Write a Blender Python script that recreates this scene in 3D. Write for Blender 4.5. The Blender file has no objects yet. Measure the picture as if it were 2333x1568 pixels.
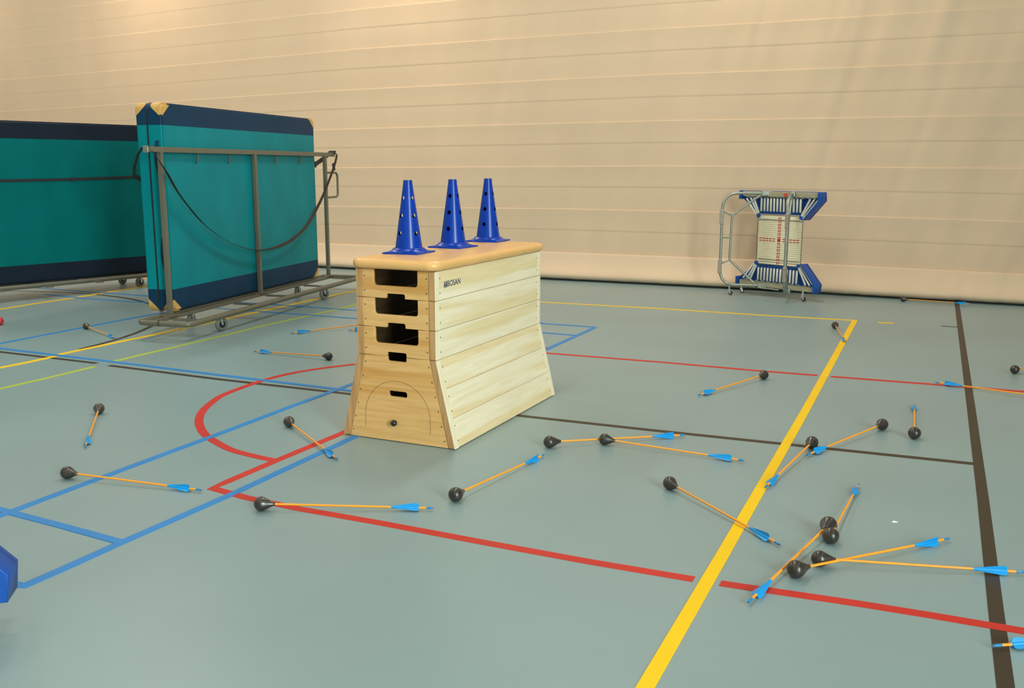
import bpy, bmesh, math, random
from mathutils import Vector, Matrix, noise
random.seed(7)
PI = math.pi
SC = bpy.context.scene
COL = SC.collection

# ------------------------------------------------------------------ camera
cam_d = bpy.data.cameras.new('camera')
cam = bpy.data.objects.new('camera', cam_d); COL.objects.link(cam)
SC.camera = cam
FPX, PITCH, ROLL, YAW, CAMZ = 2172.681, math.radians(10.50901), math.radians(.0837378), math.radians(23.88276), 1.5
cam_d.sensor_width = 36; cam_d.sensor_fit = 'HORIZONTAL'
cam_d.lens = FPX / 2333 * 36
cp, sp, cr, sr = math.cos(PITCH), math.sin(PITCH), math.cos(ROLL), math.sin(ROLL)
rx = Vector((1, 0, 0)); fw = Vector((0, cp, -sp)); up = Vector((0, sp, cp))
r2 = cr*rx + sr*up; u2 = -sr*rx + cr*up
RZ = Matrix.Rotation(YAW, 3, 'Z')
AX = (RZ @ r2, RZ @ u2, RZ @ fw)
M3 = Matrix((AX[0], AX[1], -AX[2])).transposed()
cam.matrix_world = Matrix.Translation((0, 0, CAMZ)) @ M3.to_4x4()
cam_d.clip_start = .05; cam_d.clip_end = 100
cam_d.dof.use_dof = True; cam_d.dof.focus_distance = 5.6; cam_d.dof.aperture_fstop = 9

def ray(u, v):
    return AX[0]*((u-1166.5)/FPX) + AX[1]*(-(v-784)/FPX) + AX[2]
def G(u, v, z=0.0):
    """surveyed point: where the sight line through a pixel meets the level z"""
    d = ray(u, v); return Vector((0, 0, CAMZ)) + d*((z-CAMZ)/d.z)

# ------------------------------------------------------------------ world, lights, exposure
w = bpy.data.worlds.new('world'); SC.world = w; w.use_nodes = True
w.node_tree.nodes['Background'].inputs[0].default_value = (1, .93, .82, 1)
w.node_tree.nodes['Background'].inputs[1].default_value = .3
SC.view_settings.view_transform = 'Standard'; SC.view_settings.look = 'None'
SC.view_settings.gamma = 1; SC.view_settings.use_curve_mapping = False
SC.view_settings.exposure = -1.17

def area(name, loc, sx, sy, power, color, rot=(0, 0, 0), spread=PI):
    l = bpy.data.lights.new(name, 'AREA'); l.shape = 'RECTANGLE'; l.size = sx; l.size_y = sy
    l.energy = power; l.color = color; l.spread = spread
    o = bpy.data.objects.new(name, l); COL.objects.link(o); o.location = loc; o.rotation_euler = rot
    return o
WARM = (1, .80, .55); NEUT = (1, .93, .80); COOL = (.86, 1, .93)
for lx, pw in ((-16.3, 36), (-11.5, 66), (-6.9, 66), (-1.9, 38), (3.0, 6)):    # luminaires close to the curtain
    area('ceiling_lamp_light', (lx, 11.15, 5.8), 1.2, .3, pw*.62, WARM, (math.radians(24), 0, 0), 1.75)
for ly, pw in ((8.6, 350), (3.8, 185), (-1.0, 90), (-5.5, 50)):
    for lx, k in ((-15, .9), (-9, 1.1), (-3, 1.1), (3, .3)):
        area('ceiling_lamp_light', (lx, ly, 6.9), .45, 2.4, pw*k, NEUT)
# daylight from the unseen right side of the hall
area('daylight', (7.9, -3.6, 3.4), 7, 3.0, 2900, COOL, (0, math.radians(84), math.radians(-14)), 2.4)

# ------------------------------------------------------------------ helpers
def T(o, label=None, cat=None, group=None, kind=None):
    if label: o['label'] = label
    if cat: o['category'] = cat
    if group: o['group'] = group
    if kind: o['kind'] = kind
    return o
def empty(name, loc=(0, 0, 0), rz=0.0):
    o = bpy.data.objects.new(name, None); COL.objects.link(o); o.location = loc; o.rotation_euler = (0, 0, rz)
    o.empty_display_size = .1
    return o
def link(name, me, parent=None, mat=None):
    o = bpy.data.objects.new(name, me); COL.objects.link(o)
    if parent: o.parent = parent
    if mat and not me.materials: me.materials.append(mat)
    return o
def fin(name, bm, mat, parent=None, smooth=None):
    bmesh.ops.recalc_face_normals(bm, faces=bm.faces)
    me = bpy.data.meshes.new(name); bm.to_mesh(me); bm.free()
    me.materials.append(mat)
    if smooth is not None:
        me.polygons.foreach_set('use_smooth', [True]*len(me.polygons))
        try: me.set_sharp_from_angle(angle=math.radians(smooth))
        except Exception: pass
    return link(name, me, parent)
def box(bm, c, s, rot=None, bevel=0.0, seg=2):
    m = Matrix.Translation(c)
    if rot is not None: m = m @ rot.to_4x4()
    r = bmesh.ops.create_cube(bm, size=1, matrix=m @ Matrix.Diagonal((*s, 1)))
    if bevel > 0:
        ed = list({e for v in r['verts'] for e in v.link_edges})
        bmesh.ops.bevel(bm, geom=ed, offset=bevel, segments=seg, profile=.5, affect='EDGES')
def frames(pts, closed=False, up0=None):
    n = len(pts); tg = []
    for i in range(n):
        a = pts[(i-1) % n] if (closed or i > 0) else pts[i]
        b = pts[(i+1) % n] if (closed or i < n-1) else pts[i]
        tg.append((b-a).normalized())
    u = up0 or (Vector((0, 0, 1)) if abs(tg[0].z) < .9 else Vector((1, 0, 0)))
    out = []
    for t in tg:
        u = (u - t*u.dot(t))
        u = u.normalized() if u.length > 1e-6 else t.orthogonal().normalized()
        out.append((t, u, t.cross(u)))
    return out
def tube(bm, pts, r, n=10, closed=False, caps=True, rr=None):
    pts = [Vector(p) for p in pts]; fr = frames(pts, closed); rings = []
    for i, (p, (t, u, v)) in enumerate(zip(pts, fr)):
        ri = rr[i] if rr else r
        rings.append([bm.verts.new(p + (u*math.cos(2*PI*k/n) + v*math.sin(2*PI*k/n))*ri) for k in range(n)])
    m = len(rings)
    for i in range(m if closed else m-1):
        a, b = rings[i], rings[(i+1) % m]
        for k in range(n):
            bm.faces.new((a[k], a[(k+1) % n], b[(k+1) % n], b[k]))
    if caps and not closed:
        bm.faces.new(rings[0]); bm.faces.new(rings[-1])
def fillet(pts, rad, n=6):
    pts = [Vector(p) for p in pts]; out = [pts[0]]
    for i in range(1, len(pts)-1):
        a, b, c = pts[i-1], pts[i], pts[i+1]
        d1, d2 = (a-b), (c-b); r = min(rad, d1.length*.49, d2.length*.49)
        p, q = b+d1.normalized()*r, b+d2.normalized()*r
        for k in range(n+1):
            s = k/n; out.append((1-s)**2*p + 2*s*(1-s)*b + s*s*q)
    out.append(pts[-1]); return out
def ribbon(bm, pts, wid, width, th):
    """flat band: wid = unit vector across the band at each point"""
    pts = [Vector(p) for p in pts]; fr = frames(pts); rings = []
    for p, (t, _, _), wv in zip(pts, fr, wid):
        wv = Vector(wv); wv = (wv - t*wv.dot(t)).normalized(); nn = t.cross(wv)
        rings.append([bm.verts.new(p + wv*a*width/2 + nn*b*th/2) for a, b in ((-1, -1), (1, -1), (1, 1), (-1, 1))])
    for a, b in zip(rings, rings[1:]):
        for k in range(4): bm.faces.new((a[k], a[(k+1) % 4], b[(k+1) % 4], b[k]))
    bm.faces.new(rings[0]); bm.faces.new(rings[-1])
def lathe(bm, prof, n=24, axis='Z', mat=None):
    """prof: (radius, height) pairs"""
    rings = []
    for r, h in prof:
        ring = []
        for k in range(n):
            a = 2*PI*k/n
            p = Vector((r*math.cos(a), r*math.sin(a), h))
            if axis == 'X': p = Vector((h, r*math.cos(a), r*math.sin(a)))
            if axis == 'Y': p = Vector((r*math.cos(a), h, r*math.sin(a)))
            if mat is not None: p = mat @ p
            ring.append(bm.verts.new(p))
        rings.append(ring)
    for a, b in zip(rings, rings[1:]):
        for k in range(n): bm.faces.new((a[k], a[(k+1) % n], b[(k+1) % n], b[k]))
    if prof[0][0] > 1e-5: bm.faces.new(rings[0])
    if prof[-1][0] > 1e-5: bm.faces.new(rings[-1])
def rrect(x0, y0, x1, y1, r, n=5):
    out = []
    for cx, cy, a0 in ((x1-r, y1-r, 0), (x0+r, y1-r, 90), (x0+r, y0+r, 180), (x1-r, y0+r, 270)):
        for k in range(n+1):
            a = math.radians(a0 + 90*k/n); out.append((cx+r*math.cos(a), cy+r*math.sin(a)))
    return out
def roundpoly(pts, r, n=4):
    """round chosen corners: pts = (x, y, radius or None)"""
    out = []; m = len(pts)
    for i, p in enumerate(pts):
        rad = p[2] if len(p) > 2 else 0
        b = Vector(p[:2])
        if not rad: out.append(tuple(b)); continue
        a, c = Vector(pts[i-1][:2]), Vector(pts[(i+1) % m][:2])
        p1, p2 = b+(a-b).normalized()*rad, b+(c-b).normalized()*rad
        for k in range(n+1):
            s = k/n; out.append(tuple((1-s)**2*p1 + 2*s*(1-s)*b + s*s*p2))
    return out
def plate(name, loops, th, mat, parent, place, bevel=0.0):
    """flat plate with holes: 2D outlines filled by a curve; place(x, y, t) gives the 3D point"""
    cu = bpy.data.curves.new(name, 'CURVE'); cu.dimensions = '2D'; cu.fill_mode = 'BOTH'
    cu.extrude = th/2
    if bevel: cu.bevel_depth = bevel; cu.bevel_resolution = 1; cu.extrude = th/2-bevel; cu.offset = -bevel
    for lp in loops:
        s = cu.splines.new('POLY'); s.points.add(len(lp)-1); s.use_cyclic_u = True
        for q, (x, y) in zip(s.points, lp): q.co = (x, y, 0, 1)
    tmp = bpy.data.objects.new('tmp', cu); COL.objects.link(tmp)
    bpy.context.view_layer.update()
    me = bpy.data.meshes.new_from_object(tmp.evaluated_get(bpy.context.evaluated_depsgraph_get()))
    bpy.data.objects.remove(tmp); bpy.data.curves.remove(cu)
    for v in me.vertices: v.co = place(v.co.x, v.co.y, v.co.z)
    bm = bmesh.new(); bm.from_mesh(me); bpy.data.meshes.remove(me)
    bmesh.ops.remove_doubles(bm, verts=bm.verts, dist=1e-5)
    return fin(name, bm, mat, parent)

# ------------------------------------------------------------------ materials
def srgb(r, g, b):
    f = lambda c: (c/255/12.92) if c <= 10 else ((c/255+.055)/1.055)**2.4
    return (f(r), f(g), f(b), 1)
def newmat(name, col, rough=.5, metal=0.0, spec=.5):
    m = bpy.data.materials.new(name); m.use_nodes = True
    b = m.node_tree.nodes['Principled BSDF']
    b.inputs['Base Color'].default_value = col; b.inputs['Roughness'].default_value = rough
    b.inputs['Metallic'].default_value = metal; b.inputs['Specular IOR Level'].default_value = spec
    return m, m.node_tree, b
def mottled(name, col, rough=.5, amt=.08, scale=8, bump=0.0, bscale=60, metal=0.0, spec=.5, stretch=(1, 1, 1), dist=.004):
    """base colour with slight procedural variation and fine relief"""
    m, nt, b = newmat(name, col, rough, metal, spec)
    tc = nt.nodes.new('ShaderNodeTexCoord'); mp = nt.nodes.new('ShaderNodeMapping')
    mp.inputs['Scale'].default_value = stretch
    nz = nt.nodes.new('ShaderNodeTexNoise'); nz.inputs['Scale'].default_value = scale; nz.inputs['Detail'].default_value = 4
    rp = nt.nodes.new('ShaderNodeValToRGB')
    rp.color_ramp.elements[0].position = .3; rp.color_ramp.elements[1].position = .7
    rp.color_ramp.elements[0].color = (col[0]*(1-amt), col[1]*(1-amt), col[2]*(1-amt), 1)
    rp.color_ramp.elements[1].color = (min(1, col[0]*(1+amt)), min(1, col[1]*(1+amt)), min(1, col[2]*(1+amt)), 1)
    nt.links.new(tc.outputs['Object'], mp.inputs[0]); nt.links.new(mp.outputs[0], nz.inputs['Vector'])
    nt.links.new(nz.outputs['Fac'], rp.inputs[0]); nt.links.new(rp.outputs[0], b.inputs['Base Color'])
    if bump:
        n2 = nt.nodes.new('ShaderNodeTexNoise'); n2.inputs['Scale'].default_value = bscale; n2.inputs['Detail'].default_value = 3
        bp = nt.nodes.new('ShaderNodeBump'); bp.inputs['Strength'].default_value = bump; bp.inputs['Distance'].default_value = dist
        nt.links.new(mp.outputs[0], n2.inputs['Vector']); nt.links.new(n2.outputs['Fac'], bp.inputs['Height'])
        nt.links.new(bp.outputs[0], b.inputs['Normal'])
    return m
def wood(name, light, dark, axis, seed=0, streak=None, rough=.45):
    """grain runs along the axis; streak = darker heartwood colour in wide bands"""
    m, nt, b = newmat(name, light, rough, 0, .35)
    tc = nt.nodes.new('ShaderNodeTexCoord'); mp = nt.nodes.new('ShaderNodeMapping')
    s = [14, 14, 14]; s['XYZ'.index(axis)] = .9
    mp.inputs['Scale'].default_value = s; mp.inputs['Location'].default_value = (seed*3.7, seed*1.9, seed*5.3)
    nz = nt.nodes.new('ShaderNodeTexNoise'); nz.inputs['Scale'].default_value = 3; nz.inputs['Detail'].default_value = 6
    nz.inputs['Distortion'].default_value = .6
    rp = nt.nodes.new('ShaderNodeValToRGB'); e = rp.color_ramp.elements
    e[0].position = .32; e[0].color = dark; e[1].position = .62; e[1].color = light
    nt.links.new(tc.outputs['Object'], mp.inputs[0]); nt.links.new(mp.outputs[0], nz.inputs['Vector'])
    nt.links.new(nz.outputs['Fac'], rp.inputs[0])
    out = rp.outputs[0]
    if streak:
        m2 = nt.nodes.new('ShaderNodeMapping'); s2 = [6, 6, 6]; s2['XYZ'.index(axis)] = .22
        m2.inputs['Scale'].default_value = s2; m2.inputs['Location'].default_value = (seed*2.1, seed*7.9, seed*4.3)
        n2 = nt.nodes.new('ShaderNodeTexNoise'); n2.inputs['Scale'].default_value = 1.6; n2.inputs['Detail'].default_value = 1.5
        r2_ = nt.nodes.new('ShaderNodeValToRGB'); r2_.color_ramp.elements[0].position = .50; r2_.color_ramp.elements[1].position = .58
        mx = nt.nodes.new('ShaderNodeMix'); mx.data_type = 'RGBA'; mx.blend_type = 'MULTIPLY'
        mx.inputs[7].default_value = streak
        nt.links.new(tc.outputs['Object'], m2.inputs[0]); nt.links.new(m2.outputs[0], n2.inputs['Vector'])
        nt.links.new(n2.outputs['Fac'], r2_.inputs[0]); nt.links.new(r2_.outputs[0], mx.inputs[0])
        nt.links.new(out, mx.inputs[6]); out = mx.outputs[2]
    nt.links.new(out, b.inputs['Base Color'])
    bp = nt.nodes.new('ShaderNodeBump'); bp.inputs['Strength'].default_value = .08; bp.inputs['Distance'].default_value = .002
    nt.links.new(nz.outputs['Fac'], bp.inputs['Height']); nt.links.new(bp.outputs[0], b.inputs['Normal'])
    return m

M = {}
M['floor'] = mottled('sports_floor', (.230, .322, .345, 1), .36, .05, .9, .05, 350, spec=.45, dist=.001)
M['curtain'] = mottled('curtain_vinyl', (.66, .50, .358, 1), .55, .03, 1.5, .12, 90, spec=.3, stretch=(1, 1, .3))
M['plaster'] = mottled('hall_plaster', (.62, .58, .50, 1), .8, .03, 2)
M['gasket'] = mottled('black_rubber', (.03, .035, .035, 1), .6, .1, 5)
M['red'] = mottled('red_line_paint', (.54, .03, .022, 1), .45, .06, 4, spec=.18)
M['blue'] = mottled('blue_line_paint', (.035, .22, .57, 1), .45, .06, 4, spec=.18)
M['black'] = mottled('black_line_paint', (.05, .036, .024, 1), .45, .06, 4, spec=.18)
M['yellow'] = mottled('yellow_line_paint', (.90, .56, .004, 1), .45, .04, 4, spec=.18)
M['green'] = mottled('green_line_paint', (.40, .50, .07, 1), .45, .04, 4, spec=.18)
PANEL_L, PANEL_D = (.76, .46, .185, 1), (.66, .365, .13, 1)
SIDE_L, SIDE_D = (.90, .79, .60, 1), (.83, .70, .49, 1)  # same wood as the ends, paled: cool light on the sides painted in
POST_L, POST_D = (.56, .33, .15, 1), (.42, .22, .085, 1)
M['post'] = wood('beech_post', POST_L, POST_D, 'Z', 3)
M['sidepost'] = wood('pale_post', SIDE_L, SIDE_D, 'Z', 4)  # post wood paled where the right-hand light falls, painted in
M['inner'] = wood('inner_shade_wood', (.085, .05, .022, 1), (.05, .03, .013, 1), 'Y', 5)
M['leather'] = mottled('tan_leather', (.76, .43, .16, 1), .36, .05, 5, .25, 260, spec=.5, dist=.001)
M['knob'] = mottled('black_knob', (.012, .012, .012, 1), .18, .1, 20)
M['screw'] = mottled('screw_head', (.10, .07, .04, 1), .4, .1, 20)
M['navyprint'] = mottled('navy_print', (.02, .05, .13, 1), .5, .05, 20)
M['cone'] = mottled('blue_cone_plastic', (.0, .038, .36, 1), .28, .06, 12, .05, 90, spec=.32)
M['teal'] = mottled('teal_mat_vinyl', (.0, .21, .25, 1), .42, .10, 3, .35, 7, spec=.12, stretch=(1, 1, .5), dist=.012)
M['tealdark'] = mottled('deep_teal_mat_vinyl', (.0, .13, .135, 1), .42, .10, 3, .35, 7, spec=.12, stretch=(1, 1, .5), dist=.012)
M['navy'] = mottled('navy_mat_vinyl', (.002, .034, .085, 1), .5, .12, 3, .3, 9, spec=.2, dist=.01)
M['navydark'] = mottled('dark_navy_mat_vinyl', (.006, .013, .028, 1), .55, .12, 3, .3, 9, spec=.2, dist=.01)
M['cap'] = mottled('yellow_leather_cap', (.62, .36, .10, 1), .55, .12, 14, .3, 60)
M['zip'] = mottled('black_webbing', (.010, .012, .016, 1), .6, .15, 40)
M['strap'] = mottled('dark_strap', (.025, .017, .014, 1), .6, .2, 30)
M['greymetal'] = mottled('grey_powder_coat', (.125, .12, .09, 1), .34, .07, 9, spec=.5)
M['galv'] = mottled('galvanised_steel', (.33, .36, .33, 1), .36, .15, 25, metal=.7)
M['bracket'] = mottled('bracket_steel', (.34, .30, .25, 1), .5, .12, 25, metal=.4)
M['chrome'] = mottled('zinc_fork', (.75, .75, .72, 1), .25, .08, 25, metal=.9)
M['tyre'] = mottled('grey_tyre', (.19, .22, .205, 1), .6, .08, 25)
M['hub'] = mottled('black_hub', (.02, .02, .02, 1), .4, .08, 25)
M['pad'] = mottled('blue_pad_vinyl', (.004, .07, .36, 1), .42, .08, 8, .1, 30)
M['bed'] = mottled('cream_webbing', (.72, .65, .44, 1), .8, .06, 40)
M['bedstrip'] = mottled('white_webbing_strip', (.80, .74, .55, 1), .8, .05, 40)
M['cord'] = mottled('rubber_cable', (.66, .66, .58, 1), .5, .06, 20)
M['redstitch'] = mottled('red_stitching', (.50, .03, .03, 1), .7, .1, 30)
M['dkstitch'] = mottled('dark_stitching', (.03, .03, .05, 1), .7, .1, 30)
M['framerail'] = mottled('beige_frame_rail', (.36, .33, .22, 1), .5, .08, 12)
M['redlabel'] = mottled('red_sticker', (.65, .08, .03, 1), .5, .05, 12)
M['bulb'] = mottled('black_foam_bulb', (.030, .024, .021, 1), .30, .5, 22, .2, 60, spec=.65)
M['shaft'] = mottled('orange_shaft', (.92, .34, .02, 1), .4, .04, 30)
M['vane'] = mottled('blue_vane', (.0, .30, .74, 1), .45, .05, 30)
M['nock'] = mottled('blue_nock', (.02, .20, .45, 1), .35, .05, 30)
M['redball'] = mottled('red_ball', (.5, .03, .05, 1), .4, .05, 10)
M['paper'] = mottled('white_scrap', (.85, .85, .78, 1), .8, .02, 10)

# ------------------------------------------------------------------ floor and its lines
bm = bmesh.new(); box(bm, (-5.5, 2.2, -.05), (28, 20.4, .1))
floor = fin('floor', bm, M['floor']); T(floor, 'grey green synthetic sports floor with coloured court lines', None, None, 'structure')
LZ = [0.0004]
def line(col, pts, width, label, cut_a=None, cut_b=None):
    """painted line along ground points; ends optionally cut parallel to another direction"""
    LZ[0] += .00012; z = LZ[0]
    pts = [Vector((p[0], p[1], 0)) for p in pts]; bm = bmesh.new(); fr = frames(pts); rings = []
    for i, (p, (t, _, _)) in enumerate(zip(pts, fr)):
        n = Vector((-t.y, t.x, 0)); sh = Vector((0, 0, 0))
        cut = cut_a if i == 0 else (cut_b if i == len(pts)-1 else None)
        if cut is not None:
            c = Vector((cut[0], cut[1], 0)).normalized(); k = 1/max(.2, abs(n.dot(c)))
            n = c*k if n.dot(c) > 0 else -c*k
        elif 0 < i < len(pts)-1:
            q_ = (pts[i+1]-p).normalized(); n = n / max(.3, abs(n.dot(Vector((-q_.y, q_.x, 0)))))
        rings.append([bm.verts.new(p + n*s*width/2 + Vector((0, 0, zz))) for s, zz in ((-1, z), (1, z), (1, 0.00005), (-1, 0.00005))])
    for a, b in zip(rings, rings[1:]):
        for k in range(4): bm.faces.new((a[k], a[(k+1) % 4], b[(k+1) % 4], b[k]))
    bm.faces.new(rings[0]); bm.faces.new(rings[-1])
    o = fin('court_line', bm, M[col], floor); o['label'] = label
    return o
def gl(*px): return [G(*p) for p in px]
XA, YB = (1, 0), (0, 1)
def ext(p, q, d):
    """extend the segment p->q beyond q by d"""
    p, q = Vector(p), Vector(q); return q + (q-p).normalized()*d
# black lines first (everything else lies over them)
a = gl((220.7, 828), (0, 802)); a.append(ext(a[0], a[1], 3)); line('black', a, .05, 'thin dark grey court line', cut_a=YB)
line('black', gl((248.6, 833), (500, 864.7), (801, 898.5), (1200, 949.3), (1464, 978.3), (1760, 1009.3), (2009, 1035.3), (2223, 1057.5)), .05, 'dark grey court line across the hall', cut_a=YB)
a = gl((2179.7, 688), (2214, 940), (2240, 1140), (2269, 1390), (2291.5, 1568)); a[0] = Vector((a[0].x, 11.98, 0)); a.append(ext(a[-2], a[-1], 2.5)); line('black', a, .05, 'thick dark grey boundary line on the right')
line('black', gl((2144, 743), (2181.7, 745.5)), .04, 'short dark grey tick')
# dark arc left of the mats
cx, cy, cr_ = -9.27, 5.50, 2.81
pts = [(cx+cr_*math.cos(math.radians(t)), cy+cr_*math.sin(math.radians(t))) for t in range(4, 126, 4)]
line('black', pts, .045, 'dark grey curved line')
# green
a = gl((216.5, 835.3), (110, 861), (0, 886)); a.append(ext(a[1], a[2], 2)); line('green', a, .045, 'lime green court line', cut_a=XA)
a = gl((257, 824), (500, 767), (591, 744.5), (756, 708), (808.7, 694)); a.append(ext(a[3], a[4], 1.2)); line('green', a, .045, 'lime green court line', cut_a=XA)
# red
a = gl((790, 983), (628, 1050.5), (520, 1097), (484, 1113), (560, 1134), (680, 1159.5), (860, 1191), (1100, 1236), (1340, 1280), (1581, 1320.5)); a.insert(0, ext(a[1], a[0], 2.9)); line('red', a, .05, 'red court line in the foreground', cut_b=YB)
a = gl((1641, 1329.5), (1680, 1335.5), (1960, 1376.7), (2117, 1402), (2333, 1438.8)); a.append(ext(a[-2], a[-1], 1)); line('red', a, .05, 'red court line in the foreground', cut_a=YB)
a = gl((1247, 805), (1512, 826), (1720, 844.6), (1862, 855.7)); a.insert(0, Vector((-2.95, a[0].y+.03, 0))); line('red', a, .05, 'red court line further back', cut_b=YB)
a = gl((1893, 858.4), (2127.8, 876.4), (2333, 892.9)); a.append(ext(a[-2], a[-1], 1)); line('red', a, .05, 'red court line further back', cut_a=YB)
a = gl((628, 1050), (572, 1038), (520, 1022.6), (472, 994.5), (457, 975), (453.5, 957), (461, 938), (483, 917), (518, 896.3), (613.7, 863), (703, 844), (809, 830))
sm = []
for i in range(len(a)-1):
    p0, p1_, p2_, p3_ = a[max(i-1, 0)], a[i], a[i+1], a[min(i+2, len(a)-1)]
    for k in range(6):
        s = k/6; sm.append(.5*((2*p1_) + (p2_-p0)*s + (2*p0-5*p1_+4*p2_-p3_)*s*s + (3*p1_-p0-3*p2_+p3_)*s**3))
sm.append(a[-1]); line('red', sm, .05, 'red half circle line')
# yellow
a = gl((1947.5, 730.6), (1832.5, 940), (1649, 1260), (1469.5, 1568)); a.append(ext(a[2], a[3], 2)); line('yellow', a, .052, 'thick yellow line running towards the viewer', cut_a=XA)
a = gl((1953, 730.8), (1820, 723.6), (1720, 717.6), (1512, 704), (1231, 688.4), (1000, 675), (803, 662)); line('yellow', a, .05, 'yellow court line parallel to the curtain', cut_a=YB)
line('yellow', gl((2000.3, 735.2), (2036.6, 737)), .05, 'short yellow tick')
a = gl((590/4.666, 812.2), (60, 826.5), (0, 838.3)); a.append(ext(a[0], a[2], 2)); line('yellow', a, .05, 'yellow court line', cut_a=XA)
a = gl((133, 808.5), (411.5, 750), (520, 725.8)); line('yellow', a, .05, 'yellow court line', cut_a=XA)
a = gl((520, 725.8), (645, 698.4), (725, 681), (806, 663.3)); line('yellow', a, .05, 'yellow court line beside the mat trolley')
a = gl((167, 679.3), (80, 692), (0, 705)); a.append(ext(a[0], a[2], 2)); line('yellow', a, .05, 'distant yellow line')
line('yellow', gl((175, 678), (236, 667.7)), .05, 'distant yellow line')
line('yellow', gl((242, 666.8), (334, 652), (470, 630)), .05, 'distant yellow line')
line('yellow', gl((298, 632), (334, 635.4), (520, 648)), .05, 'distant yellow line')
# blue
a = gl((0, 1326), (40.8, 1334), (52, 1337), (140, 1298.7), (280, 1235.5), (530, 1126), (780, 1009), (817, 992)); a.insert(0, ext(a[1], a[0], 1.5))
b2 = gl((1247, 795.6), (1356, 746.3)); line('blue', a+b2, .042, 'blue court line running under the vaulting box', cut_b=XA)
a = gl((801, 876), (660, 928), (520, 981.4), (236, 1087), (29, 1165), (0, 1176)); a.append(ext(a[-2], a[-1], 1.5)); a.insert(0, G(1233, 735)); line('blue', a, .042, 'blue court line left of the vaulting box')
a = gl((278, 1237), (140, 1199), (18, 1167), (0, 1162)); a.append(ext(a[1], a[2], 1)); line('blue', a, .042, 'short blue cross line')
a = gl((801, 891), (500, 855.2), (257, 825), (0, 794.4)); a.append(ext(a[-2], a[-1], 3)); a.insert(0, ext(a[1], a[0], .6)); line('blue', a, .042, 'blue court line beside a dark one')
a = gl((340.7, 718), (188.6, 746.8), (0, 783.6)); a.append(ext(a[1], a[2], 2)); a.insert(0, ext(a[1], a[0], 2)); line('blue', a, .042, 'distant blue line')
line('blue', gl((103, 670.7), (184, 679.7), (260, 685.5), (340.7, 690.4), (589, 710), (654, 714.7), (808.7, 726), (1238, 758.8), (1311, 764.5)), .035, 'distant thin blue line')
line('blue', gl((53.6, 653.6), (186.4, 664.3), (334, 674.4), (656, 696.8), (808.7, 707.5), (1233.4, 737.6), (1356, 745.9)), .035, 'distant thin blue line')

# ------------------------------------------------------------------ curtain wall
def lerp_tab(tab, x):
    if x <= tab[0][0]: return tab[0][1]
    for (x0, y0), (x1, y1) in zip(tab, tab[1:]):
        if x <= x1: return y0 + (y1-y0)*(x-x0)/(x1-x0)
    return tab[-1][1]
WALLY = [(-20, 12.10), (-8.1, 12.10), (-4.9, 12.09), (-3.4, 12.10), (-2.0, 12.10), (-1.2, 12.06), (-.34, 12.0), (.95, 11.94), (4, 11.85), (9, 11.8)]
SEAM = [  # height of each strong seam along x
    [(-15, .35), (-8.3, .363), (-4.9, .372), (-2.1, .372), (-1.3, .360), (.93, .350)],
    [(-15, .86), (-8.5, .920), (-4.5, .955), (-2.2, .950), (.88, .922)],
    [(-15, 1.40), (-8.5, 1.488), (-3.3, 1.523), (.83, 1.497)],
    [(-15, 1.93), (-8.5, 2.045), (-3.3, 2.086), (.78, 2.068)],
    [(-15, 2.449), (-11.8, 2.516), (-8.6, 2.594), (-3.3, 2.654), (.73, 2.638)],
    [(-15, 2.984), (-11.1, 3.07), (-7.85, 3.164), (-3.3, 3.206), (.68, 3.201)],
    [(-15, 3.511), (-11.0, 3.627), (-7.8, 3.707), (-3.3, 3.77), (.7, 3.77)],
    [(-15, 4.05), (-12.5, 4.10), (-7.8, 4.25), (-3.3, 4.33), (.7, 4.33)],
    [(-15, 4.59), (-7.8, 4.80), (-3.3, 4.89), (.7, 4.89)],
    [(-15, 5.13), (-7.8, 5.35), (-3.3, 5.45), (.7, 5.45)],
    [(-15, 5.67), (-7.8, 5.90), (-3.3, 6.01), (.7, 6.01)]]
wall_back = empty('wall_back', (0, 0, 0)); T(wall_back, 'beige hanging divider curtain with horizontal seams closing off the hall', None, None, 'structure')
XS = []
x = -18.5
while x < 8.01:
    XS.append(x); x += .06 if x < -8 else (.035 if x < 1.5 else .1)
def wrinkle(x, z, band, s):
    """vertical creases that lean and grow stronger towards the right; s = 0..1 height in the band"""
    g = .35 + .65*min(1, max(0, (x+7)/7))
    xx = x - .25*z
    a = noise.noise(Vector((xx*3.2, z*.55, 2.1)))
    b = noise.noise(Vector((xx*8.0, z*.9, 4.7)))
    c = noise.noise(Vector((x*.6, z*.9, 3.3)))
    d_ = noise.noise(Vector((xx*5.2, z*.7, 8.1)))
    return (.024*a + .015*b + .019*d_)*g + .012*c
def band(idx, half, zf0, zf1, prof, name='fabric_band'):
    """one strip of fabric; prof: (s, forward offset) from bottom to top"""
    verts, faces = [], []; nx = len(XS)
    for s, f in prof:
        for x in XS:
            z0, z1 = zf0(x), zf1(x); z = z0 + (z1-z0)*s
            y = lerp_tab(WALLY, x) - f*(1 if prof is skirt else min(1, max(.45, (x+12)/8+.45))) - wrinkle(x, z, idx*.7, s)
            verts.append((x, y, z))
    for r in range(len(prof)-1):
        for i in range(nx-1):
            a = r*nx+i; faces.append((a, a+1, a+nx+1, a+nx))
    me = bpy.data.meshes.new(name); me.from_pydata(verts, [], faces); me.update()
    me.polygons.foreach_set('use_smooth', [True]*len(me.polygons))
    me.materials.append(M['curtain'])
    return link(name, me, wall_back)
zs = [lambda x, t=t: lerp_tab(t, x) for t in SEAM]
def mid(a, b): return lambda x: a(x)*.5+b(x)*.5
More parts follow.
